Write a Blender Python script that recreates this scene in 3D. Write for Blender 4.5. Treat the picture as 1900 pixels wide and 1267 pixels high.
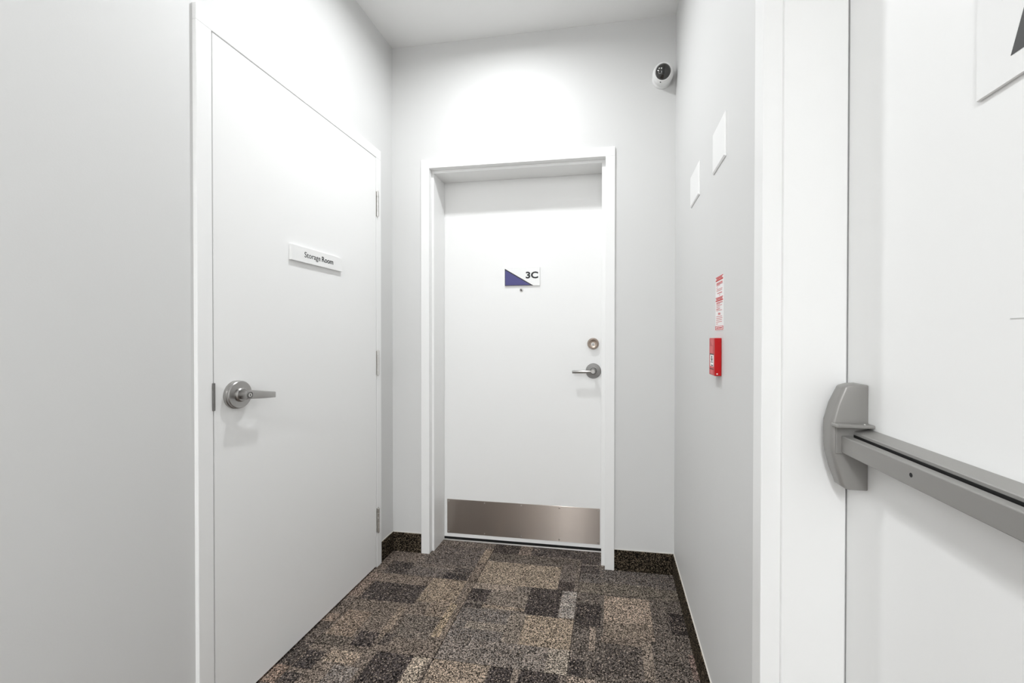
import bpy, bmesh, math, random
from mathutils import Vector, Matrix

# ------------------------------------------------------------------ scene, camera, light
for o in list(bpy.data.objects): bpy.data.objects.remove(o)
S = bpy.context.scene
COL = S.collection
W_PX, H_PX = 1900.0, 1267.0
F_PX, YAW, PITCH, ROLL = 780.434, -0.1621, -0.00778, 0.00106
CX, CY, CAM_H = 1006.72, 633.62, 1.19722
fw = Vector((math.sin(YAW)*math.cos(PITCH), math.cos(YAW)*math.cos(PITCH), math.sin(PITCH)))
rt = Vector((math.cos(YAW), -math.sin(YAW), 0)); up = rt.cross(fw)
r2 = rt*math.cos(ROLL) + up*math.sin(ROLL); u2 = up*math.cos(ROLL) - rt*math.sin(ROLL)
cd = bpy.data.cameras.new('camera'); cam = bpy.data.objects.new('camera', cd); COL.objects.link(cam)
cd.sensor_fit = 'HORIZONTAL'; cd.sensor_width = 36; cd.lens = F_PX/W_PX*36
cd.shift_x = (W_PX/2-CX)/W_PX; cd.shift_y = (CY-H_PX/2)/W_PX
cd.clip_start = 0.01; cd.clip_end = 50
cam.matrix_world = Matrix(((r2.x, u2.x, -fw.x, 0), (r2.y, u2.y, -fw.y, 0), (r2.z, u2.z, -fw.z, CAM_H), (0, 0, 0, 1)))
S.camera = cam

wd = bpy.data.worlds.new('world'); S.world = wd; wd.use_nodes = True
wd.node_tree.nodes['Background'].inputs[0].default_value = (0.9, 0.95, 1, 1)
wd.node_tree.nodes['Background'].inputs[1].default_value = 0.02

S.view_settings.view_transform = 'Standard'
try: S.view_settings.look = 'None'
except Exception: pass
S.view_settings.gamma = 1; S.view_settings.use_curve_mapping = False
S.view_settings.exposure = 0.3

# ceiling lamps of the corridor and unseen fill lamps added behind; the fixtures are built further down
DOWNLIGHTS = [(-0.55, 1.57, 11.0), (-0.50, -0.30, 6.5), (-0.66, -1.9, 25.0), (-0.72, -2.5, 25.0), (-0.77, -3.1, 25.0)]   # recessed downlights, the first just above the picture, the second behind the camera, the last three unseen and added for fill: x, y, watts
LAMP_SPREAD = 170.0
LAMP_TINT = (0.965, 0.985, 1.0)

# ------------------------------------------------------------------ measures (metres)
XL, XR, YB, ZC, YE = -1.2165, 0.316, 2.202, 2.8194, -3.6   # left, right, back wall, ceiling, end behind the camera
XS = -1.204            # face of storage door and its frame
YF, YD = 2.192, 2.3806 # face of the 3C frame, face of the 3C door
XF, X3 = 0.306, 0.4626 # face of the exit frame, face of the exit door
TOP = 2.134

# ------------------------------------------------------------------ materials
def srgb(r, g, b):
    f = lambda c: c/12.92 if c <= 0.04045 else ((c+0.055)/1.055)**2.4
    return tuple(f(c/255.0) for c in (r, g, b)) + (1.0,)
MATS = {}
def mat(name, col, rough=0.5, metal=0.0, bump=None, var=0.0, varscale=3.0, spec=0.5, aniso=None, emis=None, coat=0.0):
    if name in MATS: return MATS[name]
    m = bpy.data.materials.new(name); m.use_nodes = True; MATS[name] = m
    nt = m.node_tree; b = nt.nodes['Principled BSDF']
    b.inputs['Base Color'].default_value = col
    b.inputs['Roughness'].default_value = rough
    b.inputs['Metallic'].default_value = metal
    b.inputs['Specular IOR Level'].default_value = spec
    if coat: b.inputs['Coat Weight'].default_value = coat; b.inputs['Coat Roughness'].default_value = 0.08
    geo = nt.nodes.new('ShaderNodeNewGeometry')
    if var:
        n = nt.nodes.new('ShaderNodeTexNoise'); n.inputs['Scale'].default_value = varscale; n.inputs['Detail'].default_value = 4
        nt.links.new(geo.outputs['Position'], n.inputs['Vector'])
        mx = nt.nodes.new('ShaderNodeMix'); mx.data_type = 'RGBA'
        mx.inputs['A'].default_value = tuple(c*(1-var) for c in col[:3]) + (1,)
        mx.inputs['B'].default_value = tuple(min(1, c*(1+var)) for c in col[:3]) + (1,)
        nt.links.new(n.outputs['Fac'], mx.inputs['Factor']); nt.links.new(mx.outputs['Result'], b.inputs['Base Color'])
    if bump:
        n = nt.nodes.new('ShaderNodeTexNoise'); n.inputs['Scale'].default_value = bump[0]; n.inputs['Detail'].default_value = 3
        nt.links.new(geo.outputs['Position'], n.inputs['Vector'])
        bp = nt.nodes.new('ShaderNodeBump'); bp.inputs['Strength'].default_value = bump[1]; bp.inputs['Distance'].default_value = bump[2]
        nt.links.new(n.outputs['Fac'], bp.inputs['Height']); nt.links.new(bp.outputs['Normal'], b.inputs['Normal'])
    if aniso is not None:
        b.inputs['Anisotropic'].default_value = aniso[0]; b.inputs['Anisotropic Rotation'].default_value = aniso[1]
        cx = nt.nodes.new('ShaderNodeCombineXYZ'); cx.inputs[0].default_value = 1
        nt.links.new(cx.outputs[0], b.inputs['Tangent'])
    if emis:
        b.inputs['Emission Color'].default_value = emis[0]; b.inputs['Emission Strength'].default_value = emis[1]
    return m

M_WALL = mat('wall_paint', srgb(221, 221, 220), 0.55, bump=(260, 0.12, 0.001), var=0.012, varscale=1.5)
M_CEIL = mat('ceiling_paint', srgb(247, 247, 246), 0.8, bump=(180, 0.2, 0.001))
M_TRIM = mat('white_frame_paint', srgb(247, 247, 246), 0.38, bump=(90, 0.05, 0.0006))
M_DOOR = mat('white_door_paint', srgb(246, 246, 245), 0.42, bump=(320, 0.06, 0.0005))
M_STEEL = mat('brushed_steel', (0.42, 0.41, 0.40, 1), 0.28, 1.0, bump=(400, 0.05, 0.0004))
M_STEELD = mat('dull_steel', (0.24, 0.235, 0.23, 1), 0.38, 1.0)
M_NICKEL = mat('warm_nickel', (0.40, 0.33, 0.28, 1), 0.32, 1.0)
M_HINGE = mat('hinge_steel', (0.72, 0.71, 0.69, 1), 0.3, 1.0)
M_KICK = mat('brushed_kick_plate', (0.47, 0.415, 0.375, 1), 0.28, 1.0, aniso=(1.0, 0.25))
M_BAR = mat('grey_metallic_paint', (0.315, 0.307, 0.293, 1), 0.42, 0.35, bump=(900, 0.12, 0.0003))
M_BLACK = mat('black_recess', (0.006, 0.006, 0.006, 1), 0.6)
M_PLASTIC = mat('white_plastic', srgb(244, 244, 243), 0.35)
M_SIGN = mat('sign_white_acrylic', srgb(244, 244, 243), 0.3)
M_INK = mat('black_ink', (0.012, 0.012, 0.014, 1), 0.5)
M_DARKINK = mat('dark_grey_ink', (0.06, 0.06, 0.06, 1), 0.5)
M_BLUE = mat('indigo_vinyl', srgb(72, 70, 128), 0.45, var=0.25, varscale=500)
M_RED = mat('red_plastic', srgb(190, 0, 8), 0.32, spec=0.35)
M_PINK = mat('faded_red_print', srgb(214, 84, 86), 0.4)
M_REDINK = mat('red_ink', srgb(205, 52, 52), 0.5)
M_PAPER = mat('sticker_paper', srgb(245, 243, 242), 0.5)
M_DOME = mat('smoked_dome', (0.022, 0.02, 0.018, 1), 0.08, coat=0.6)
M_LITEDGE = mat('lit_edge', srgb(214, 210, 202), 0.6)  # pale tone for the painted light on the baseboard tops
M_ALU = mat('threshold_aluminium', (0.75, 0.73, 0.70, 1), 0.35, 0.8)
M_LENS = mat('lamp_lens', (0.9, 0.9, 0.9, 1), 0.4, emis=(LAMP_TINT + (1,), 12.0))

def carpet_mat(name, attr=None, base=None, flip=False, power=1.9):
    m = bpy.data.materials.new(name); m.use_nodes = True
    nt = m.node_tree; N = nt.nodes; L = nt.links; b = N['Principled BSDF']
    b.inputs['Roughness'].default_value = 0.95; b.inputs['Specular IOR Level'].default_value = 0.08
    geo = N.new('ShaderNodeNewGeometry')
    if attr:
        a = N.new('ShaderNodeAttribute'); a.attribute_name = attr; colout = a.outputs['Color']
    else:
        a = N.new('ShaderNodeRGB'); a.outputs[0].default_value = base; colout = a.outputs[0]
    n1 = N.new('ShaderNodeTexVoronoi'); n1.inputs['Scale'].default_value = 300
    n2 = N.new('ShaderNodeTexNoise'); n2.inputs['Scale'].default_value = 22; n2.inputs['Detail'].default_value = 3
    L.new(geo.outputs['Position'], n1.inputs['Vector']); L.new(geo.outputs['Position'], n2.inputs['Vector'])
    sx = N.new('ShaderNodeSeparateXYZ'); L.new(geo.outputs['Position'], sx.inputs[0])
    ml = N.new('ShaderNodeMath'); ml.operation = 'MULTIPLY'; ml.inputs[1].default_value = 2*math.pi/0.0052
    L.new(sx.outputs['Z' if flip else 'X'], ml.inputs[0])
    sn = N.new('ShaderNodeMath'); sn.operation = 'SINE'; L.new(ml.outputs[0], sn.inputs[0])
    r1 = N.new('ShaderNodeMapRange'); r1.inputs['From Min'].default_value = 0.30; r1.inputs['From Max'].default_value = 0.70
    r1.inputs['From Min'].default_value = 0.0; r1.inputs['From Max'].default_value = 1.0
    r1.inputs['To Min'].default_value = 0.12; r1.inputs['To Max'].default_value = 1.74
    pw = N.new('ShaderNodeMath'); pw.operation = 'POWER'; pw.inputs[1].default_value = power
    sc_ = N.new('ShaderNodeSeparateColor'); L.new(n1.outputs['Color'], sc_.inputs[0]); L.new(sc_.outputs[0], r1.inputs['Value'])
    L.new(r1.outputs[0], pw.inputs[0])
    r2_ = N.new('ShaderNodeMapRange'); r2_.inputs['From Min'].default_value = 0.3; r2_.inputs['From Max'].default_value = 0.7
    r2_.inputs['To Min'].default_value = 0.86; r2_.inputs['To Max'].default_value = 1.14; L.new(n2.outputs['Fac'], r2_.inputs['Value'])
    r3 = N.new('ShaderNodeMapRange'); r3.inputs['From Min'].default_value = -1; r3.inputs['To Min'].default_value = 0.74; r3.inputs['To Max'].default_value = 1.26
    L.new(sn.outputs[0], r3.inputs['Value'])
    m1 = N.new('ShaderNodeMath'); m1.operation = 'MULTIPLY'; L.new(pw.outputs[0], m1.inputs[0]); L.new(r2_.outputs[0], m1.inputs[1])
    m2 = N.new('ShaderNodeMath'); m2.operation = 'MULTIPLY'; L.new(m1.outputs[0], m2.inputs[0]); L.new(r3.outputs[0], m2.inputs[1])
    yarn = N.new('ShaderNodeMix'); yarn.data_type = 'RGBA'; yarn.inputs['B'].default_value = srgb(128, 116, 106) if attr else base
    gt = N.new('ShaderNodeMath'); gt.operation = 'GREATER_THAN'; gt.inputs[1].default_value = 0.83; L.new(sc_.outputs[1], gt.inputs[0])
    L.new(gt.outputs[0], yarn.inputs['Factor']); L.new(colout, yarn.inputs['A']); colout = yarn.outputs['Result']
    vm = N.new('ShaderNodeVectorMath'); vm.operation = 'SCALE'; L.new(colout, vm.inputs[0]); L.new(m2.outputs[0], vm.inputs['Scale'])
    L.new(vm.outputs[0], b.inputs['Base Color'])
    bp = N.new('ShaderNodeBump'); bp.inputs['Strength'].default_value = 0.5; bp.inputs['Distance'].default_value = 0.002
    L.new(m2.outputs[0], bp.inputs['Height']); L.new(bp.outputs['Normal'], b.inputs['Normal'])
    return m
M_CARPET = carpet_mat('carpet_tile_pile', attr='tone')
M_CARPETFAR = carpet_mat('carpet_pile_plain', base=srgb(120, 109, 101))
M_BASE = carpet_mat('carpet_base_pile', base=srgb(50, 44, 36), flip=True, power=4.0)

# ------------------------------------------------------------------ mesh helpers
ORIG = {}
class MB:
    """collects shapes given in world coordinates"""
    def __init__(s): s.bm = bmesh.new()
    def box(s, x0, x1, y0, y1, z0, z1, bev=0.0, seg=1):
        t = bmesh.new()
        v = [t.verts.new((x, y, z)) for z in (z0, z1) for y in (y0, y1) for x in (x0, x1)]
        for f in ((0, 2, 3, 1), (4, 5, 7, 6), (0, 1, 5, 4), (2, 6, 7, 3), (0, 4, 6, 2), (1, 3, 7, 5)): t.faces.new([v[i] for i in f])
        if bev: bmesh.ops.bevel(t, geom=t.edges[:], offset=bev, segments=seg, affect='EDGES', profile=0.5)
        return s._merge(t)
    def _merge(s, t):
        bmesh.ops.recalc_face_normals(t, faces=t.faces[:])
        me = bpy.data.meshes.new('tmp'); t.to_mesh(me); t.free(); s.bm.from_mesh(me); bpy.data.meshes.remove(me); return s
    def lathe(s, origin, axis, prof, seg=32, ref=None):
        """prof: (radius, height along axis)"""
        a = Vector(axis).normalized(); r = Vector(ref) if ref else (Vector((0, 0, 1)) if abs(a.z) < 0.9 else Vector((1, 0, 0)))
        r = (r - a*r.dot(a)).normalized(); q = a.cross(r); o = Vector(origin); t = bmesh.new(); rings = []
        for R, h in prof:
            if R < 1e-7: rings.append([t.verts.new(o+a*h)])
            else: rings.append([t.verts.new(o+a*h+(r*math.cos(k*2*math.pi/seg)+q*math.sin(k*2*math.pi/seg))*R) for k in range(seg)])
        for A, B in zip(rings, rings[1:]):
            for k in range(seg):
                k2 = (k+1) % seg
                if len(A) == 1 and len(B) == 1: continue
                if len(A) == 1: t.faces.new((A[0], B[k], B[k2]))
                elif len(B) == 1: t.faces.new((A[k], A[k2], B[0]))
                else: t.faces.new((A[k], A[k2], B[k2], B[k]))
        for R in (rings[0], rings[-1]):
            if len(R) > 2: t.faces.new(R)
        return s._merge(t)
    def loft(s, rings, bev=0.0, seg=2, ang=0.4):
        t = bmesh.new(); rr = [[t.verts.new(p) for p in R] for R in rings]; n = len(rr[0])
        for A, B in zip(rr, rr[1:]):
            for k in range(n): t.faces.new((A[k], A[(k+1) % n], B[(k+1) % n], B[k]))
        t.faces.new(rr[0]); t.faces.new(rr[-1])
        bmesh.ops.recalc_face_normals(t, faces=t.faces[:])
        if bev:
            es = [e for e in t.edges if len(e.link_faces) == 2 and e.calc_face_angle(0) > ang]
            bmesh.ops.bevel(t, geom=es, offset=bev, segments=seg, affect='EDGES', profile=0.5)
        return s._merge(t)
    def prism(s, pts, d, bev=0.0):
        """closed outline pts (world) pushed along vector d"""
        d = Vector(d); return s.loft([[Vector(p) for p in pts], [Vector(p)+d for p in pts]], bev)
    def mesh(s, me, mtx):
        t = bmesh.new(); t.from_mesh(me); bmesh.ops.transform(t, matrix=mtx, verts=t.verts[:])
        return s._merge(t)
    def build(s, name, material, parent=None, smooth=False, origin=None):
        co = [v.co for v in s.bm.verts]
        lo = Vector((min(c.x for c in co), min(c.y for c in co), min(c.z for c in co)))
        hi = Vector((max(c.x for c in co), max(c.y for c in co), max(c.z for c in co)))
        org = Vector(origin) if origin is not None else Vector(((lo.x+hi.x)/2, (lo.y+hi.y)/2, lo.z))
        for v in s.bm.verts: v.co -= org
        me = bpy.data.meshes.new(name); s.bm.to_mesh(me); s.bm.free()
        if smooth:
            for p in me.polygons: p.use_smooth = True
            try: me.set_sharp_from_angle(angle=math.radians(38))
            except Exception: pass
        me.materials.append(material)
        o = bpy.data.objects.new(name, me); COL.objects.link(o)
        place(o, org, parent); return o
def place(o, org, parent):
    if parent is not None: o.parent = parent; o.location = org-ORIG[parent.name]
    else: o.location = org
    ORIG[o.name] = org
def empty(name, org, parent=None):
    o = bpy.data.objects.new(name, None); COL.objects.link(o); o.empty_display_size = 0.05; place(o, Vector(org), parent); return o
def tag(o, label=None, cat=None, kind=None, group=None):
    if label: o['label'] = label
    if cat: o['category'] = cat
    if kind: o['kind'] = kind
    if group: o['group'] = group
    return o
def text_mesh(body, size, bold=0.0, depth=0.0004):
    cu = bpy.data.curves.new('txt', 'FONT'); cu.body = body; cu.size = size; cu.offset = bold; cu.extrude = depth; cu.resolution_u = 4
    ob = bpy.data.objects.new('txt', cu); COL.objects.link(ob); bpy.context.view_layer.update()
    dg = bpy.context.evaluated_depsgraph_get(); me = bpy.data.meshes.new_from_object(ob.evaluated_get(dg))
    bpy.data.objects.remove(ob); bpy.data.curves.remove(cu)
    xs = [v.co.x for v in me.vertices]; ys = [v.co.y for v in me.vertices]
    return me, (min(xs), max(xs), min(ys), max(ys))
def basis(ax, ay, az, org):
    ax, ay, az = Vector(ax), Vector(ay), Vector(az)
    return Matrix(((ax.x, ay.x, az.x, org[0]), (ax.y, ay.y, az.y, org[1]), (ax.z, ay.z, az.z, org[2]), (0, 0, 0, 1)))

# ------------------------------------------------------------------ walls, ceiling, floor
# storage opening y, 3C opening x, exit opening y (frame inner edges)
SY0, SY1, SC = 1.1085, 2.0195, 0.049
U0, U1, UC, T3 = -0.9935, -0.031, 0.048, 2.1327
EY1, EC = 0.929, 0.0505; EY0 = EY1-0.94
cut = 0.02
m = MB()
m.box(XL-0.16, XL, YE, SY0-cut, -0.05, ZC+0.05); m.box(XL-0.16, XL, SY1+cut, YB+0.3, -0.05, ZC+0.05); m.box(XL-0.16, XL, SY0-cut, SY1+cut, TOP+cut, ZC+0.05)
wl = tag(m.build('wall_left', M_WALL), 'light grey painted wall around the storage room door', 'wall', 'structure')
m = MB()
m.box(XL, U0-cut, YB, YB+0.3, -0.05, ZC+0.05); m.box(U1+cut, XR, YB, YB+0.3, -0.05, ZC+0.05); m.box(U0-cut, U1+cut, YB, YB+0.3, T3+cut, ZC+0.05)
wb = tag(m.build('wall_back', M_WALL), 'light grey painted end wall around the 3C door', 'wall', 'structure')
m = MB()
m.box(XR, XR+0.34, EY1+cut, YB+0.3, -0.05, ZC+0.05); m.box(XR, XR+0.34, YE, EY0-cut, -0.05, ZC+0.05); m.box(XR, XR+0.34, EY0-cut, EY1+cut, TOP+cut, ZC+0.05)
wr = tag(m.build('wall_right', M_WALL), 'light grey painted wall with two blank plates and a red fire alarm box', 'wall', 'structure')
m = MB(); m.box(XL-0.16, XR+0.34, YE-0.12, YE, -0.05, ZC+0.05)
tag(m.build('wall_front', M_WALL), 'light grey painted wall behind the photographer', 'wall', 'structure')
m = MB(); m.box(XL-0.16, XR+0.34, YE-0.12, YB+0.3, ZC, ZC+0.08)
ceil = tag(m.build('ceiling', M_CEIL), 'plain white painted ceiling', 'ceiling', 'structure')
m = MB(); m.box(XL-0.16, XR+0.34, YE-0.12, YB+0.6, -0.06, -0.006)
floor = tag(m.build('floor', M_CARPETFAR), 'corridor floor laid with patterned brown carpet tiles', 'floor', 'structure')

# carpet tiles ---------------------------------------------------------------
TX, TY, TS = -0.654, 1.978, 0.5
PAT = [  # x0, x1, y0, y1, r, g, b  (later entries lie over earlier ones)
 # tile column left of centre, row at the 3C door
 (-1.154,-.654,1.978,2.478,112,101,93), (-.98,-.70,2.10,2.30,100,91,86), (-1.154,-1.03,2.095,2.2,116,103,93),
 (-1.15,-1.03,1.986,2.095,66,60,58), (-1.03,-.83,1.99,2.06,104,95,90), (-1.03,-.80,2.062,2.074,128,116,107),
 (-.83,-.704,1.984,2.036,60,55,55), (-.80,-.704,2.042,2.085,78,71,68), (-.98,-.70,2.22,2.232,118,107,100),
 (-.70,-.654,2.15,2.30,146,128,110), (-.70,-.654,1.978,2.15,118,103,91),
 # centre column, row at the 3C door
 (-.654,-.154,1.978,2.478,116,104,95), (-.654,-.154,2.18,2.262,98,89,81), (-.654,-.507,2.262,2.4,68,61,58), (-.507,-.436,2.262,2.4,122,107,96),
 (-.436,-.154,2.27,2.4,80,73,70), (-.652,-.252,1.978,2.177,150,133,114), (-.252,-.172,2.05,2.222,106,96,89), (-.25,-.172,1.978,2.05,70,62,59), (-.172,-.154,1.99,2.222,126,113,103),
 # right column, row at the 3C door
 (-.154,.346,1.978,2.478,102,94,89), (-.154,-.06,2.228,2.4,80,73,70), (-.154,-.06,2.14,2.214,78,71,68), (-.154,.1,2.216,2.23,122,111,103),
 (-.154,.33,1.978,2.062,106,97,86), (-.04,.2,2.064,2.076,120,110,98), (-.154,.0,1.978,2.05,118,107,95),
 # sliver along the storage door
 (-1.654,-1.154,1.978,2.478,112,99,89), (-1.654,-1.154,1.775,1.978,140,120,107), (-1.654,-1.154,1.652,1.775,108,96,87), (-1.654,-1.154,1.6,1.652,138,118,103), (-1.654,-1.154,1.478,1.6,96,86,79),
 (-1.654,-1.154,1.36,1.478,74,67,63), (-1.654,-1.154,1.28,1.36,136,114,99), (-1.654,-1.154,.978,1.28,104,93,85),
 # left column, middle row
 (-1.154,-.654,1.478,1.978,114,101,90), (-1.154,-.873,1.905,1.978,122,107,95), (-1.146,-.88,1.766,1.905,68,61,59),
 (-.873,-.70,1.79,1.978,142,124,105), (-.80,-.72,1.70,1.80,126,110,95), (-.873,-.72,1.56,1.70,108,98,89), (-.715,-.68,1.585,1.80,152,133,109), (-.68,-.654,1.60,1.978,124,109,96),
 (-.928,-.893,1.55,1.745,134,117,101), (-1.14,-1.026,1.53,1.686,134,115,99), (-1.007,-.922,1.49,1.572,68,61,59), (-.90,-.86,1.51,1.575,82,74,69), (-1.154,-1.02,1.478,1.53,100,90,81),
 # centre column, middle row
 (-.654,-.154,1.478,1.978,116,106,97), (-.654,-.443,1.93,1.978,148,132,117), (-.652,-.56,1.834,1.925,68,61,59), (-.56,-.375,1.82,1.93,124,112,101),
 (-.65,-.57,1.786,1.818,80,73,69), (-.569,-.372,1.795,1.818,150,132,114), (-.375,-.226,1.782,1.978,68,61,59), (-.224,-.154,1.786,1.978,150,141,133),
 (-.654,-.43,1.60,1.78,110,102,96), (-.60,-.36,1.655,1.70,140,128,115), (-.36,-.154,1.60,1.779,150,132,112), (-.43,-.36,1.60,1.78,126,114,102), (-.654,-.235,1.478,1.60,122,112,104), (-.235,-.154,1.478,1.60,150,138,124), (-.50,-.40,1.52,1.56,112,103,96),
 # right column, middle row
 (-.154,.346,1.478,1.978,98,89,82), (-.15,-.042,1.75,1.889,62,56,54), (-.03,.173,1.79,1.97,154,135,118), (-.03,.173,1.70,1.79,128,113,99), (-.084,-.06,1.61,1.746,140,124,110),
 (.118,.157,1.5,1.70,130,116,103), (.245,.346,1.755,1.89,58,52,50), (-.15,-.094,1.485,1.56,62,56,54), (-.072,-.032,1.50,1.56,68,61,58), (-.02,.10,1.5,1.66,84,76,71), (.288,.346,1.53,1.652,128,106,97),
 (-.04,.118,1.662,1.70,118,104,92),
 # near row
 (-1.154,-.654,.978,1.478,116,103,92), (-.88,-.733,1.20,1.478,68,61,59), (-.73,-.666,1.0,1.478,162,147,129), (-1.15,-1.07,1.356,1.444,64,58,56), (-1.056,-.93,1.40,1.46,146,128,110), (-1.15,-1.085,1.27,1.336,72,65,62), (-1.0,-.9,1.28,1.39,122,113,106),
 (-.654,-.154,.978,1.478,110,99,91), (-.65,-.435,1.28,1.478,148,130,112), (-.43,-.347,1.37,1.478,68,61,59), (-.347,-.324,1.36,1.478,132,118,106), (-.322,-.175,1.39,1.478,68,61,59),
 (-.154,.346,.978,1.478,108,98,90), (-.154,-.055,1.28,1.478,148,131,117), (.06,.2,1.2,1.4,70,63,60)]
rnd = random.Random(7)
TONES = [(66, 60, 58), (104, 95, 89), (118, 104, 94), (148, 131, 112), (150, 140, 130)]
for j in range(-9, -2):
    for i in range(-2, 2):
        x0, y0 = TX+TS*i, TY+TS*j
        PAT.append((x0, x0+TS, y0, y0+TS) + rnd.choice(TONES[1:3]))
        for k in range(7):
            w, h = rnd.choice((0.05, 0.1, 0.15, 0.2)), rnd.choice((0.03, 0.1, 0.14, 0.2)); a = x0+rnd.random()*(TS-w); b = y0+rnd.random()*(TS-h)
            PAT.append((a, a+w, b, b+h) + rnd.choice(TONES))
def allowed(x, y):
    if not XL+0.001 < x < XR-0.001:
        return EY0+0.012 < y < EY1-0.012 and XR-0.002 <= x < X3-0.01
    return y < YB-0.001 or (U0+0.006 < x < U1-0.006 and y < 2.362)
def carpet_tile(i, j):
    x0, x1, y0, y1 = TX+TS*i, TX+TS*(i+1), TY+TS*j, TY+TS*(j+1)
    g = 0.0010; x0 += g; x1 -= g; y0 += g; y1 -= g
    near = [p for p in PAT if p[0] < x1 and p[1] > x0 and p[2] < y1 and p[3] > y0]
    cx = {x0, x1}; cy = {y0, y1}
    for p in near:
        cx |= {v for v in p[:2] if x0 < v < x1}; cy |= {v for v in p[2:4] if y0 < v < y1}
    cx |= {v for v in (XL, XR, U0+0.006, U1-0.006) if x0 < v < x1}; cy |= {v for v in (YB, 2.362) if y0 < v < y1}
    cx = sorted(cx); cy = sorted(cy); vs = {}; verts = []; faces = []; cols = []
    def V(x, y, z):
        k = (round(x, 5), round(y, 5), z)
        if k not in vs: vs[k] = len(verts); verts.append((x, y, z))
        return vs[k]
    keep = {}
    for a in range(len(cx)-1):
        for b in range(len(cy)-1):
            mx, my = (cx[a]+cx[a+1])/2, (cy[b]+cy[b+1])/2
            if allowed(mx, my):
                c = (110, 100, 92)
                for p in near:
                    if p[0] <= mx <= p[1] and p[2] <= my <= p[3]: c = p[4:]
                keep[a, b] = c
    if not keep: return
    zt, zb = 0.0, -0.006
    for (a, b), c in keep.items():
        X0, X1, Y0, Y1 = cx[a], cx[a+1], cy[b], cy[b+1]
        faces.append((V(X0, Y0, zt), V(X1, Y0, zt), V(X1, Y1, zt), V(X0, Y1, zt))); cols.append(c)
        for (da, db, P, Q) in ((-1, 0, (X0, Y1), (X0, Y0)), (1, 0, (X1, Y0), (X1, Y1)), (0, -1, (X0, Y0), (X1, Y0)), (0, 1, (X1, Y1), (X0, Y1))):
            if (a+da, b+db) not in keep:
                faces.append((V(*P, zb), V(*Q, zb), V(*Q, zt), V(*P, zt))); cols.append(tuple(v*0.5 for v in c))
    org = Vector(((x0+x1)/2, (y0+y1)/2, -0.006))
    me = bpy.data.meshes.new('carpet_tile'); me.from_pydata([tuple(Vector(v)-org) for v in verts], [], faces)
    at = me.color_attributes.new('tone', 'FLOAT_COLOR', 'CORNER')
    for p, c in zip(me.polygons, cols):
        g_ = sum(c)/3; rgb = srgb(*(g_+(v-g_)*0.82 for v in c))
        for li in p.loop_indices: at.data[li].color = rgb
    me.materials.append(M_CARPET)
    o = bpy.data.objects.new('carpet_tile', me); COL.objects.link(o); place(o, org, floor)
for j in range(-5, 1):
    for i in range(-2, 2): carpet_tile(i, j)

# carpet baseboards ----------------------------------------------------------
BT, BH = 0.008, 0.1055
def baseboard(name, label, boxes):
    m = MB()
    for b in boxes: m.box(*b, 0.0, BH, 0.0015)
    o = tag(m.build(name, M_BASE), label, 'baseboard', 'structure')
    for b in boxes:
        c = MB(); x0, x1, y0, y1 = b
        if x1-x0 < y1-y0:
            if x0 < -1: c.box(x0, x0+0.004, y0, y1, BH-0.0005, BH+0.0025)
            else: c.box(x1-0.004, x1, y0, y1, BH-0.0005, BH+0.0025)
        else: c.box(x0, x1, y1-0.004, y1, BH-0.0005, BH+0.0025)
        c.build('lit_edge_strip', M_LITEDGE, o)  # pale strip paints in the light caught by the top edge
baseboard('baseboard_left', 'dark carpet baseboard along the storage door wall', [(XL, XL+BT, SY1+SC, YB, ), (XL, XL+BT, YE, SY0-SC)])
baseboard('baseboard_back', 'dark carpet baseboard either side of the 3C door', [(XL+BT, U0-UC, YB-BT, YB), (U1+UC, XR-BT, YB-BT, YB)])
baseboard('baseboard_right', 'dark carpet baseboard below the red fire alarm box', [(XR-BT, XR, EY1+EC, YB), (XR-BT, XR, YE, EY0-EC)])

# ------------------------------------------------------------------ door frames (pressed steel, white)
fr = empty('trim_1', (XS, (SY0+SY1)/2, 0)); tag(fr, 'white steel frame around the storage room door', 'door frame', 'structure')
for nm, y0, y1 in (('jamb', SY0-SC, SY0), ('jamb', SY1, SY1+SC-0.006)):
    m = MB(); m.box(XS-0.17, XS, y0, y1, 0, TOP, 0.0012)
    sy = (SY0, SY0+0.016) if y1 == SY0 else (SY1-0.016, SY1)
    m.box(XS-0.13, XS-0.05, *sy, 0, TOP-0.016, 0.001); m.build('jamb', M_TRIM, fr)
m = MB(); m.box(XS-0.17, XS, SY0-SC, SY1+SC-0.006, TOP, TOP+SC, 0.0012); m.box(XS-0.13, XS-0.05, SY0, SY1, TOP-0.016, TOP, 0.001); m.build('head', M_TRIM, fr)

RB = 0.037
fr = empty('trim_2', ((U0+U1)/2, YF, 0)); tag(fr, 'white steel frame with deep reveal around the 3C door', 'door frame', 'structure')
S0, S1 = -0.9815, -0.0505
for x0, x1, s in ((U0-UC, U0, (U0-0.001, S0)), (U1, U1+UC, (S1, U1+0.001))):
    m = MB(); m.box(x0, x1, YF, YF+0.24, 0, T3, 0.0012); m.box(*s, YF+RB, YD-0.002, 0, T3-0.016, 0.001); m.build('jamb', M_TRIM, fr)
m = MB(); m.box(U0-UC, U1+UC, YF, YF+0.24, T3, T3+UC, 0.0012); m.box(U0, U1, YF+RB, YD-0.002, T3-0.016, T3+0.001, 0.001); m.build('head', M_TRIM, fr)

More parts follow.
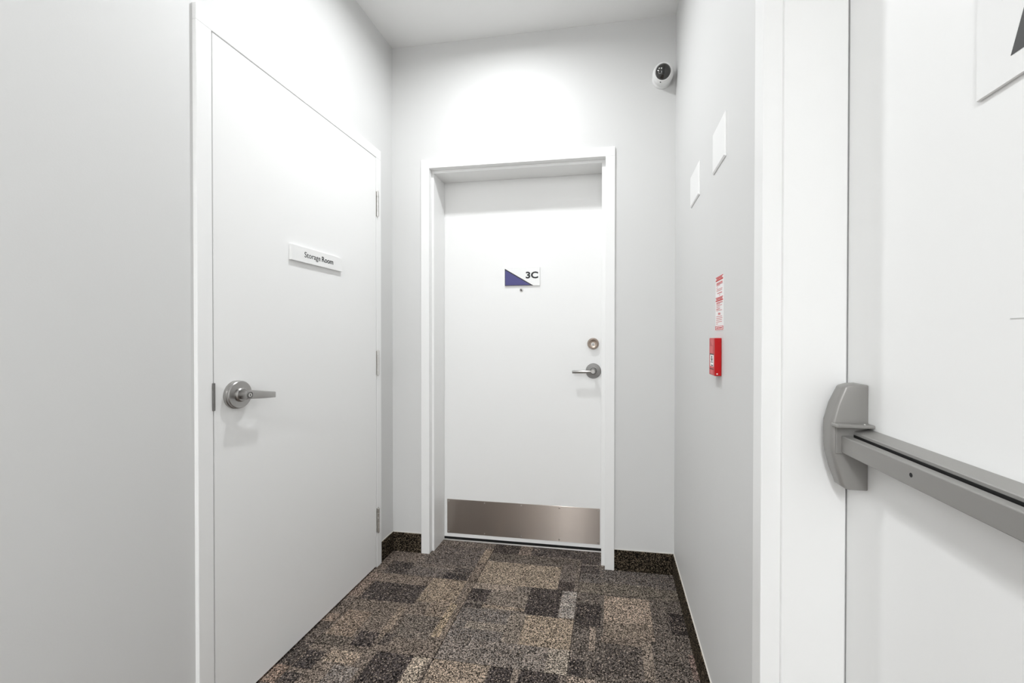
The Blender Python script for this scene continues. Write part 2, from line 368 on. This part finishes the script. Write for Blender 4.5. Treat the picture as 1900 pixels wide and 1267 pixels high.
fr = empty('trim_3', (XF, (EY0+EY1)/2, 0)); tag(fr, 'white steel frame with deep reveal around the exit door', 'door frame', 'structure')
for y0, y1, s in ((EY1, EY1+EC, (EY1-0.009, EY1+0.001)), (EY0-EC, EY0, (EY0-0.001, EY0+0.009))):
    m = MB(); m.box(XF, XF+0.23, y0, y1, 0, TOP, 0.0012); m.box(XF+RB, X3-0.002, *s, 0, TOP-0.012, 0.0012); m.build('jamb', M_TRIM, fr)
m = MB(); m.box(XF, XF+0.23, EY0-EC, EY1+EC, TOP, TOP+EC, 0.0012); m.box(XF+RB, X3-0.002, EY0, EY1, TOP-0.012, TOP+0.001, 0.001); m.build('head', M_TRIM, fr)

# ------------------------------------------------------------------ storage room door
G = 0.003
m = MB(); m.box(XS-0.046, XS-0.001, SY0+G, SY1-G, 0.010, TOP-G, 0.0012)
d1 = tag(m.build('door_1', M_DOOR), 'flat white storage room door with steel lever handle and three hinges', 'door', 'structure')
HB = (XS-0.001, 1.1875, 1.0135)       # centre of rose
m = MB(); m.lathe(HB, (1, 0, 0), [(0.0455, 0), (0.0455, 0.007), (0.0435, 0.0085), (0.0445, 0.010), (0.0445, 0.017), (0.0425, 0.019), (0.023, 0.0195), (0.0225, 0.024), (0.0195, 0.027), (0.0, 0.027)], 48)
rose = m.build('rose', M_STEEL, d1, True, HB)
m = MB(); hx = HB[0]
m.lathe((hx+0.025, HB[1], HB[2]), (1, 0, 0), [(0.0145, 0), (0.0145, 0.024), (0.0138, 0.027), (0, 0.027)], 32)
rings = []
for y, zlo, zhi, xa, xb in ((HB[1]-0.012, -0.0135, 0.0135, 0.030, 0.052), (HB[1]+0.012, -0.0145, 0.0140, 0.030, 0.0525), (HB[1]+0.03, -0.0140, 0.0135, 0.037, 0.052), (HB[1]+0.06, -0.0125, 0.0120, 0.042, 0.052), (HB[1]+0.108, -0.0095, 0.0105, 0.043, 0.052)):
    dr = -0.0135*max(0.0, y-HB[1]-0.012)/0.096; zlo += dr; zhi += dr
    rings.append([(hx+xa, y, HB[2]+zlo), (hx+xb, y, HB[2]+zlo), (hx+xb, y, HB[2]+zhi), (hx+xa, y, HB[2]+zhi)])
m.loft(rings, 0.0022, 2)
lev = m.build('lever', M_STEEL, d1, True)
m = MB(); m.lathe((hx+0.051, HB[1]+0.001, HB[2]-0.0005), (1, 0, 0), [(0.0108, 0), (0.0108, 0.0024), (0.0094, 0.0028), (0.0090, 0.0016), (0, 0.0016)], 24); kc = m.build('key_cylinder', M_STEELD, lev, True)
m = MB(); m.lathe((hx+0.0524, HB[1]+0.001, HB[2]-0.0005), (1, 0, 0), [(0.0062, 0), (0.0062, 0.001), (0, 0.001)], 20); m.build('key_plug', M_HINGE, lev, True)
m = MB(); m.box(hx+0.0532, hx+0.0537, HB[1]-0.0002, HB[1]+0.0026, HB[2]-0.004, HB[2]+0.003); m.build('key_slot', M_BLACK, lev)
m = MB(); m.box(XS-0.02, XS+0.0045, SY0-0.004, SY0+0.0035, 0.9735, 1.0585, 0.001); tag(m.build('strike_plate', M_STEELD, d1), 'dark steel strike plate in the frame gap')
for zc in (1.894, 1.068, 0.248):
    hy = SY1-0.0015; m = MB()
    for k in range(5):
        z0 = zc-0.0625+0.025*k; m.lathe((XS+0.0058, hy+0.004, z0+0.0004), (0, 0, 1), [(0.0056, 0), (0.0062, 0.0006), (0.0062, 0.0236), (0.0056, 0.0242)], 16)
    h = m.build('hinge', M_HINGE, d1, True)
    m = MB(); m.box(XS-0.012, XS+0.0008, hy-0.005, hy-0.0005, zc-0.0625, zc+0.0625); m.build('hinge_leaf', M_HINGE, h)
    m = MB(); m.lathe((XS+0.0058, hy+0.004, zc-0.068), (0, 0, 1), [(0, 0), (0.004, 0.001), (0.005, 0.0055), (0.0045, 0.1305), (0.004, 0.135), (0, 0.136)], 14); m.build('hinge_pin', M_HINGE, h, True)

# sign "Storage Room"
SG = XS-0.001
m = MB(); m.box(SG, SG+0.011, 1.418, 1.7244, 1.4948, 1.5548, 0.0006)
sgn = tag(m.build('door_sign', M_SIGN), 'narrow white Storage Room sign on the left door', 'sign')
mt = (0, 1, 0), (0, 0, 1), (1, 0, 0)
me, (a0, a1, b0, b1) = text_mesh('Storage', 1.0, 0.0); me2, (c0, c1, e0, e1) = text_mesh('Room', 1.0, 0.013)
sp = 0.28; full = (a1-a0)+sp+(c1-c0); k = 0.173/full; y0 = 1.487; zb = 1.5163
m = MB(); m.mesh(me, basis(*(tuple(v*s for v in ax) for ax, s in zip(mt, (k, k, 1))), (SG+0.0112, y0-a0*k, zb))); m.build('lettering', M_INK, sgn)
m = MB(); m.mesh(me2, basis(*(tuple(v*s for v in ax) for ax, s in zip(mt, (k, k, 1))), (SG+0.0112, y0+(a1-a0+sp-c0)*k, zb))); m.build('bold_lettering', M_INK, sgn)

# ------------------------------------------------------------------ 3C door
m = MB(); m.box(S0-0.010, S1+0.010, YD, YD+0.045, 0.014, T3-0.004, 0.0012)
d2 = tag(m.build('door_2', M_DOOR), 'flat white entrance door marked 3C with steel kick plate', 'door', 'structure')
m = MB(); m.box(U0+0.004, U1-0.004, YD-0.019, YD-0.008, -0.006, 0.0050, 0.001); m.build('threshold', M_ALU, d2)
m = MB(); m.box(U0+0.004, U1-0.004, YD-0.008, YD+0.05, -0.006, 0.0005); m.box(S0-0.009, S1+0.009, YD+0.003, YD+0.04, 0.0, 0.0145); m.build('door_gap_shade', M_BLACK, d2)  # black boxes paint in the shade under the door
m = MB(); m.box(-0.965, -0.0613, YD-0.0016, YD+0.0005, 0.0362, 0.2385, 0.0004)
kp = tag(m.build('kick_plate', M_KICK, d2), 'brushed steel kick plate')
for zz in (0.047, 0.2275):
    for q in range(5):
        m = MB(); m.lathe((-0.955+q*(0.884/4), YD-0.0014, zz), (0, -1, 0), [(0.0042, 0), (0.0038, 0.0012), (0, 0.0019)], 12); m.build('screw', M_HINGE, kp, True)
m = MB(); m.lathe((-0.5134, YD, 1.4759), (0, -1, 0), [(0.010, 0), (0.010, 0.002), (0.0085, 0.004), (0.0055, 0.0045), (0.005, 0.002), (0, 0.002)], 24); pe = m.build('peephole', M_STEEL, d2, True)
m = MB(); m.lathe((-0.5134, YD-0.002, 1.4759), (0, -1, 0), [(0.0048, 0), (0.003, 0.0016), (0, 0.002)], 16); m.build('peephole_lens', M_DOME, pe, True)
DB = (-0.1012, YD, 1.1672)
m = MB(); m.lathe(DB, (0, -1, 0), [(0.0325, 0), (0.0325, 0.005), (0.030, 0.012), (0.0255, 0.022), (0.0235, 0.0235), (0.0195, 0.0215), (0, 0.0215)], 40); db = m.build('deadbolt', M_NICKEL, d2, True)
m = MB(); m.lathe((DB[0], DB[1]-0.0205, DB[2]-0.003), (0, -1, 0), [(0.0105, 0), (0.010, 0.0035), (0, 0.0038)], 24); m.build('key_plug', M_STEEL, db, True)
m = MB(); m.box(DB[0]-0.0013, DB[0]+0.0013, YD-0.0248, YD-0.0235, DB[2]-0.009, DB[2]+0.002); m.build('key_slot', M_BLACK, db)
LV = (-0.0994, YD, 1.0142)
m = MB(); m.lathe(LV, (0, -1, 0), [(0.0425, 0), (0.0425, 0.004), (0.040, 0.0075), (0.019, 0.0085), (0.0165, 0.014), (0.0, 0.014)], 44); ro = m.build('rose', M_STEELD, d2, True, LV)
m = MB(); m.lathe((LV[0], YD-0.010, LV[2]), (0, -1, 0), [(0.0115, 0), (0.0115, 0.05), (0.0105, 0.053), (0, 0.053)], 24)
m.lathe((LV[0]+0.009, YD-0.052, LV[2]), (-1, 0.0, -0.03), [(0, 0), (0.0085, 0.0012), (0.0092, 0.004), (0.0088, 0.121), (0.0075, 0.1235), (0, 0.124)], 24); m.build('lever', M_STEEL, d2, True)

# sign 3C
PX0, PX1, PZ0, PZ1 = -0.611, -0.4045, 1.4992, 1.6062; py = YD-0.008
m = MB(); m.box(PX0, PX1, py, YD-0.0002, PZ0, PZ1, 0.0006)
s3 = tag(m.build('unit_sign', M_SIGN), 'white and indigo unit sign reading 3C', 'sign')
m = MB(); m.prism([(PX0+0.0012, py+0.0002, PZ1-0.007), (PX0+0.0012, py+0.0002, PZ0+0.0012), (PX0+0.169, py+0.0002, PZ0+0.0012)], (0, -0.0006, 0)); m.build('triangle_border', M_INK, s3)
m = MB(); m.prism([(PX0+0.0042, py, PZ1-0.0155), (PX0+0.0042, py, PZ0+0.0046), (PX0+0.153, py, PZ0+0.0046)], (0, -0.0009, 0)); m.build('triangle', M_BLUE, s3)
me, (a0, a1, b0, b1) = text_mesh('3C', 1.0, 0.034); kx = 0.072/(a1-a0); kz = 0.0395/(b1-b0)
m = MB(); m.mesh(me, basis((kx, 0, 0), (0, 0, kz), (0, -1, 0), (-0.4862-a0*kx, py-0.0003, 1.5402-b0*kz))); m.build('lettering', M_INK, s3)

# ------------------------------------------------------------------ exit door with push bar
m = MB(); m.box(X3, X3+0.045, EY0-0.004, EY1-0.0075, 0.010, TOP-0.004, 0.0015)
d3 = tag(m.build('door_3', M_DOOR), 'flat white exit door with grey push bar', 'door', 'structure')
def ring(z, p, rnd_=0.014, yf=0.882, yd=0.913, yn=0.8504):
    return [(X3, yn, z), (X3-p+0.004, yn, z), (X3-p, yn+0.006, z), (X3-p, yf, z), (X3-p+rnd_*0.5, yf+0.014, z), (X3-p*0.45, yd-0.006, z), (X3, yd, z)]
m = MB(); m.loft([ring(1.1125, 0.030, yf=0.872, yd=0.900), ring(1.108, 0.041, yf=0.876, yd=0.906), ring(1.075, 0.053), ring(1.044, 0.0610), ring(1.000, 0.0612), ring(0.985, 0.0590), ring(0.955, 0.052), ring(0.925, 0.0435, yf=0.876, yd=0.906), ring(0.919, 0.034, yf=0.872, yd=0.900)], 0.0022, 2, 0.5)
lc = m.build('latch_case', M_BAR, d3, True)
m = MB(); m.box(X3-0.0615, X3, 0.8295, 0.853, 1.0365, 1.0425, 0.0012); m.build('cover_lip', M_BAR, lc)
m = MB(); m.box(X3-0.055, X3-0.001, 0.8465, 0.852, 0.986, 1.037, 0.001); m.build('bracket', M_BAR, lc)
m = MB(); m.lathe((X3-0.012, 0.84, 1.0423), (0, 0, 1), [(0.0022, 0), (0.002, 0.001), (0, 0.0012)], 10); m.build('screw', M_HINGE, lc, True)
yb0, yb1 = 0.06, 0.8465
m = MB(); m.loft([[(X3, y, 0.979), (X3-0.0265, y, 0.979), (X3-0.0265, y, 1.0275), (X3, y, 1.0335)] for y in (yb0, yb1)], 0.0012, 1)
m.build('rail', M_BAR, d3)
m = MB(); m.box(X3-0.0325, X3-0.0262, yb0+0.01, yb1-0.001, 0.992, 1.0135); m.box(X3-0.0270, X3-0.0262, yb0+0.01, yb1-0.001, 1.0, 1.0222); m.build('rail_gap_shade', M_BLACK, d3)  # black filler and strip paint in the shade behind the push pad
m = MB(); m.box(X3-0.0465, X3-0.0308, yb0+0.008, 0.8500, 0.9885, 1.0195, 0.0015, 2)
pad = m.build('push_pad', M_BAR, d3)
m = MB(); m.lathe((X3-0.0463, 0.6657, 1.0055), (-1, 0, 0), [(0.0032, 0), (0.0032, 0.0004), (0, 0.0004)], 16); m.build('screw_hole', M_BLACK, pad)
m = MB(); m.box(X3-0.058, X3, 0.02, 0.075, 0.965, 1.045, 0.004, 2); m.build('end_cap', M_BAR, d3)
m = MB(); m.box(X3-0.0004, X3+0.0002, 0.52, 0.5764, 1.2203, 1.2215); m.build('scuff_mark', mat('scuff_grey', srgb(205, 205, 203), 0.5), d3)
# sign on the exit door (only its lower corner is in the picture)
m = MB(); m.box(X3-0.0045, X3-0.0002, 0.301, 0.621, 1.4985, 1.8185, 0.0008)
s4 = tag(m.build('exit_door_sign', M_SIGN), 'white sign with a dark shape high on the exit door', 'sign')
m = MB(); m.prism([(X3-0.0046, 0.5732, 1.5265), (X3-0.0046, 0.40, 1.5215), (X3-0.0046, 0.50, 1.735)], (-0.0004, 0, 0)); m.build('dark_shape', M_DARKINK, s4)
m = MB(); m.prism([(X3-0.0046, 0.585, 1.60), (X3-0.0046, 0.575, 1.60), (X3-0.0046, 0.56, 1.66), (X3-0.0046, 0.58, 1.66)], (-0.0004, 0, 0)); m.build('dark_stroke', M_DARKINK, s4)

# ------------------------------------------------------------------ right wall fittings
def blank_plate(y0, y1, z0, z1, label):
    t = 0.0055; b = 0.005
    m = MB(); m.loft([[(XR, y0, z0), (XR, y1, z0), (XR, y1, z1), (XR, y0, z1)], [(XR-t*0.45, y0, z0), (XR-t*0.45, y1, z0), (XR-t*0.45, y1, z1), (XR-t*0.45, y0, z1)], [(XR-t, y0+b, z0+b), (XR-t, y1-b, z0+b), (XR-t, y1-b, z1-b), (XR-t, y0+b, z1-b)]])
    o = tag(m.build('blank_plate', M_PLASTIC), label, 'wall plate', group='blank wall plates on the right wall')
    yc, zc = (y0+y1)/2, (z0+z1)/2
    for dz in (-0.03, 0.03):
        m = MB(); m.lathe((XR-t+0.0005, yc, zc+dz), (-1, 0, 0), [(0.003, 0), (0.0026, 0.0008), (0, 0.001)], 12); m.build('screw', M_PLASTIC, o, True)
blank_plate(1.2465, 1.390, 1.7085, 1.8345, 'blank white wall plate nearer the exit door, above the red sticker')
blank_plate(1.6005, 1.767, 1.7195, 1.8425, 'blank white wall plate farther along, nearer the security camera')

# instruction sticker
sy0, sy1, sz0, sz1 = 1.2695, 1.3612, 1.2205, 1.3828
m = MB(); m.box(XR-0.0006, XR, sy0, sy1, sz0, sz1)
st = tag(m.build('instruction_sticker', M_PAPER), 'white sticker with red print above the fire alarm box', 'sticker')
xs = XR-0.0007; H = sz1-sz0; Wd = sy1-sy0
def bar(t0, t1, a0=0.04, a1=0.96, name='red_band', mt_=M_REDINK, dx=0.0):
    m = MB(); m.box(xs-0.0003-dx, xs-dx, sy1-a1*Wd, sy1-a0*Wd, sz1-t1*H, sz1-t0*H); return m.build(name, mt_, st)
bar(0.005, 0.022); bar(0.055, 0.085); bar(0.385, 0.40); bar(0.435, 0.46)
bar(0.915, 0.925, 0.0, 1.0); bar(0.975, 0.987, 0.0, 1.0); bar(0.925, 0.975, 0.0, 0.06); bar(0.925, 0.975, 0.94, 1.0)
rs = random.Random(3)
def words(t0, t1, a0, a1, n):
    m = MB(); edges = sorted(rs.uniform(a0, a1) for _ in range(n-1)); e = [a0]+edges+[a1]
    for p, q in zip(e, e[1:]):
        if q-p > 0.03: m.box(xs-0.0003, xs, sy1-(q-0.012)*Wd, sy1-(p+0.012)*Wd, sz1-t1*H, sz1-t0*H)
    m.build('printed_line', M_REDINK, st)
for t, h, a0, a1, n in ((0.028, 0.02, .12, .85, 4), (0.115, 0.016, .12, .9, 5), (0.14, 0.014, .12, .9, 5), (0.165, 0.008, .12, .6, 5), (0.2, 0.008, .12, .3, 2), (0.235, 0.008, .12, .88, 7), (0.262, 0.008, .12, .85, 7),
                        (0.305, 0.014, .25, .85, 4), (0.345, 0.01, .45, .6, 2), (0.407, 0.02, .1, .9, 5), (0.48, 0.014, .12, .92, 5), (0.505, 0.010, .12, .6, 4), (0.535, 0.008, .12, .85, 7), (0.565, 0.008, .12, .6, 5), (0.595, 0.012, .12, .6, 4), (0.625, 0.008, .12, .85, 7),
                        (0.675, 0.014, .35, .65, 3), (0.695, 0.014, .35, .65, 3), (0.735, 0.008, .12, .85, 7), (0.768, 0.008, .1, .9, 7), (0.80, 0.008, .1, .85, 7), (0.835, 0.008, .1, .85, 7), (0.87, 0.008, .1, .35, 3), (0.94, 0.02, .12, .88, 6)):
    words(t, t+h, a0, a1, max(2, n//2))

# red fire alarm box
ay0, ay1, az0, az1, ad = 1.2885, 1.3556, 1.0878, 1.1986, 0.0195
m = MB(); m.box(XR-ad, XR, ay0, ay1, az0, az1, 0.0018, 2)
al = tag(m.build('fire_alarm_box', M_RED), 'small red fire alarm box on the right wall', 'fire alarm')
fx = XR-ad
def face(name, mt_, pts, d=0.0005):
    m = MB(); m.prism([(fx+0.0001, ay1-(ay1-ay0)*a, az1-(az1-az0)*t) for a, t in pts], (-d, 0, 0)); return m.build(name, mt_, al)
face('arrow_print', M_PINK, [(.15, .03), (.85, .03), (.80, .2), (.55, .2)]); face('text_print', M_PINK, [(.15, .22), (.72, .22), (.72, .41), (.15, .41)])
face('dark_band', M_INK, [(.1, .425), (.85, .425), (.85, .45), (.1, .45)]); face('label', M_PAPER, [(.2, .45), (.85, .45), (.85, .76), (.2, .76)])
for pts in ([(.45, .48), (.6, .48), (.6, .54), (.45, .54)], [(.38, .55), (.68, .55), (.6, .60), (.46, .60)], [(.48, .60), (.6, .60), (.6, .625), (.48, .625)], [(.3, .64), (.75, .64), (.75, .655), (.3, .655)], [(.4, .72), (.75, .72), (.75, .745), (.4, .745)]):
    face('pictogram', M_INK, pts, 0.0008)
face('stripe_print', M_PINK, [(.1, .78), (.85, .78), (.85, .805), (.1, .805)]); face('dark_band', M_INK, [(.1, .82), (.85, .82), (.85, .84), (.1, .84)]); face('text_print', M_PINK, [(.2, .86), (.75, .86), (.75, .97), (.2, .97)])
m = MB(); m.lathe((XR-ad*0.62, ay0+0.0002, az0+0.006), (0, -1, 0), [(0.0022, 0), (0.0018, 0.0008), (0, 0.001)], 12); m.build('screw', M_PLASTIC, al, True)

# ------------------------------------------------------------------ security camera in the upper corner
cc = Vector((0.2490, YB-0.044, 2.503)); RBALL = 0.0510
m = MB(); m.lathe((cc.x, YB, cc.z), (0, -1, 0), [(0.048, 0), (0.049, 0.004), (0.046, 0.012), (0.036, 0.022), (0, 0.022)], 40)
m.lathe(cc, (-0.1, -1, -0.2), [(0 if k in (0, 16) else RBALL*math.sin(math.pi*k/16), -RBALL*math.cos(math.pi*k/16)) for k in range(13)] + [(0.036, 0.0355), (0, 0.0355)], 48)
sc = tag(m.build('security_camera', M_PLASTIC, None, True), 'white dome security camera in the upper right corner', 'security camera')
da = Vector((-0.11, -1, -0.24)).normalized()
KC = 0.92
m = MB(); m.lathe(cc, da, [(KC*a, KC*b) for a, b in ((0.0445, 0.028), (0.0460, 0.0325), (0.0455, 0.0365), (0.0432, 0.0385), (0.0412, 0.0370), (0.0402, 0.0330), (0.0402, 0.028))], 48); m.build('dome_ring', M_PLASTIC, sc, True)
m = MB(); m.lathe(cc, da, [(KC*a, KC*b) for a, b in ((0.0404, 0.0335), (0.0395, 0.0385), (0.036, 0.0445), (0.030, 0.0500), (0.020, 0.0540), (0.009, 0.0560), (0, 0.0564))], 40); dm = m.build('dome', M_DOME, sc, True)
_r = Vector((1, 0, 0)); _r = (_r-da*_r.dot(da)).normalized(); _u = _r.cross(da)
if _u.z < 0: _u = -_u
def on_dome(dx, dz):
    return cc+(da*(0.0564-0.0112*((dx*dx+dz*dz)/0.037**2))+_r*dx+_u*dz)*KC
m = MB(); m.lathe(on_dome(-0.0155, -0.005), da, [(0.0085, -0.003), (0.0085, 0.0006), (0.0070, 0.0010), (0.0064, 0.0002), (0, 0.0002)], 20); m.build('lens', M_STEELD, dm, True)
m = MB(); m.lathe(on_dome(-0.0155, -0.005), da, [(0.0060, -0.001), (0.004, 0.0010), (0, 0.0014)], 16); m.build('lens_glass', M_BLACK, dm, True)
p = on_dome(0.002, -0.002)
m = MB(); m.loft([[p+_r*a+_u*b+da*h for a, b in ((-0.006, -0.016), (0.006, -0.016), (0.006, 0.018), (-0.006, 0.014))] for h in (-0.004, 0.0006)], 0.0005, 1); m.build('lens_bracket', M_BLACK, dm)
for dx, dz in ((-0.0190, 0.0135), (-0.0085, 0.0120)):
    m = MB(); m.lathe(on_dome(dx, dz), da, [(0.0034, -0.001), (0.003, 0.0008), (0, 0.0012)], 10); m.build('infrared_lamp', M_PLASTIC, dm, True)
hd = (-_u*0.95+da*0.62-_r*0.25).normalized()
m = MB(); m.lathe(cc+hd*(RBALL-0.003), hd, [(0.0034, 0), (0.0034, 0.0036), (0, 0.0036)], 12); m.build('screw_hole', M_BLACK, sc)

# ------------------------------------------------------------------ ceiling lamps (above and behind the picture, the last three added as fill)
for k, (lx, ly, watts) in enumerate(DOWNLIGHTS):
    m = MB(); m.lathe((lx, ly, ZC-0.004), (0, 0, 1), [(0.052, 0.0), (0.072, 0.0), (0.074, 0.002), (0.074, 0.0038), (0.052, 0.0038), (0.052, 0.0)], 40)
    o = tag(m.build('ceiling_downlight', M_PLASTIC, None, True, (lx, ly, ZC-0.004)), ('round white downlight in the ceiling between the storage and 3C doors', 'round white downlight in the ceiling just behind the photographer', 'first of three added fill downlights farther behind the photographer', 'middle of three added fill downlights farther behind the photographer', 'last of three added fill downlights farther behind the photographer')[k], 'ceiling light', group='corridor ceiling downlights')
    m = MB(); m.lathe((lx, ly, ZC-0.002), (0, 0, 1), [(0.0515, 0), (0.0515, 0.0015), (0, 0.0015)], 32); m.build('lamp_lens', M_LENS, o)
    ld = bpy.data.lights.new('downlight', 'AREA'); ld.shape = 'DISK'; ld.size = 0.10; ld.energy = watts; ld.color = LAMP_TINT
    ld.spread = math.radians(LAMP_SPREAD)
    lo = bpy.data.objects.new('downlight_glow', ld); COL.objects.link(lo); lo.location = (0, 0, -0.004); lo.parent = o
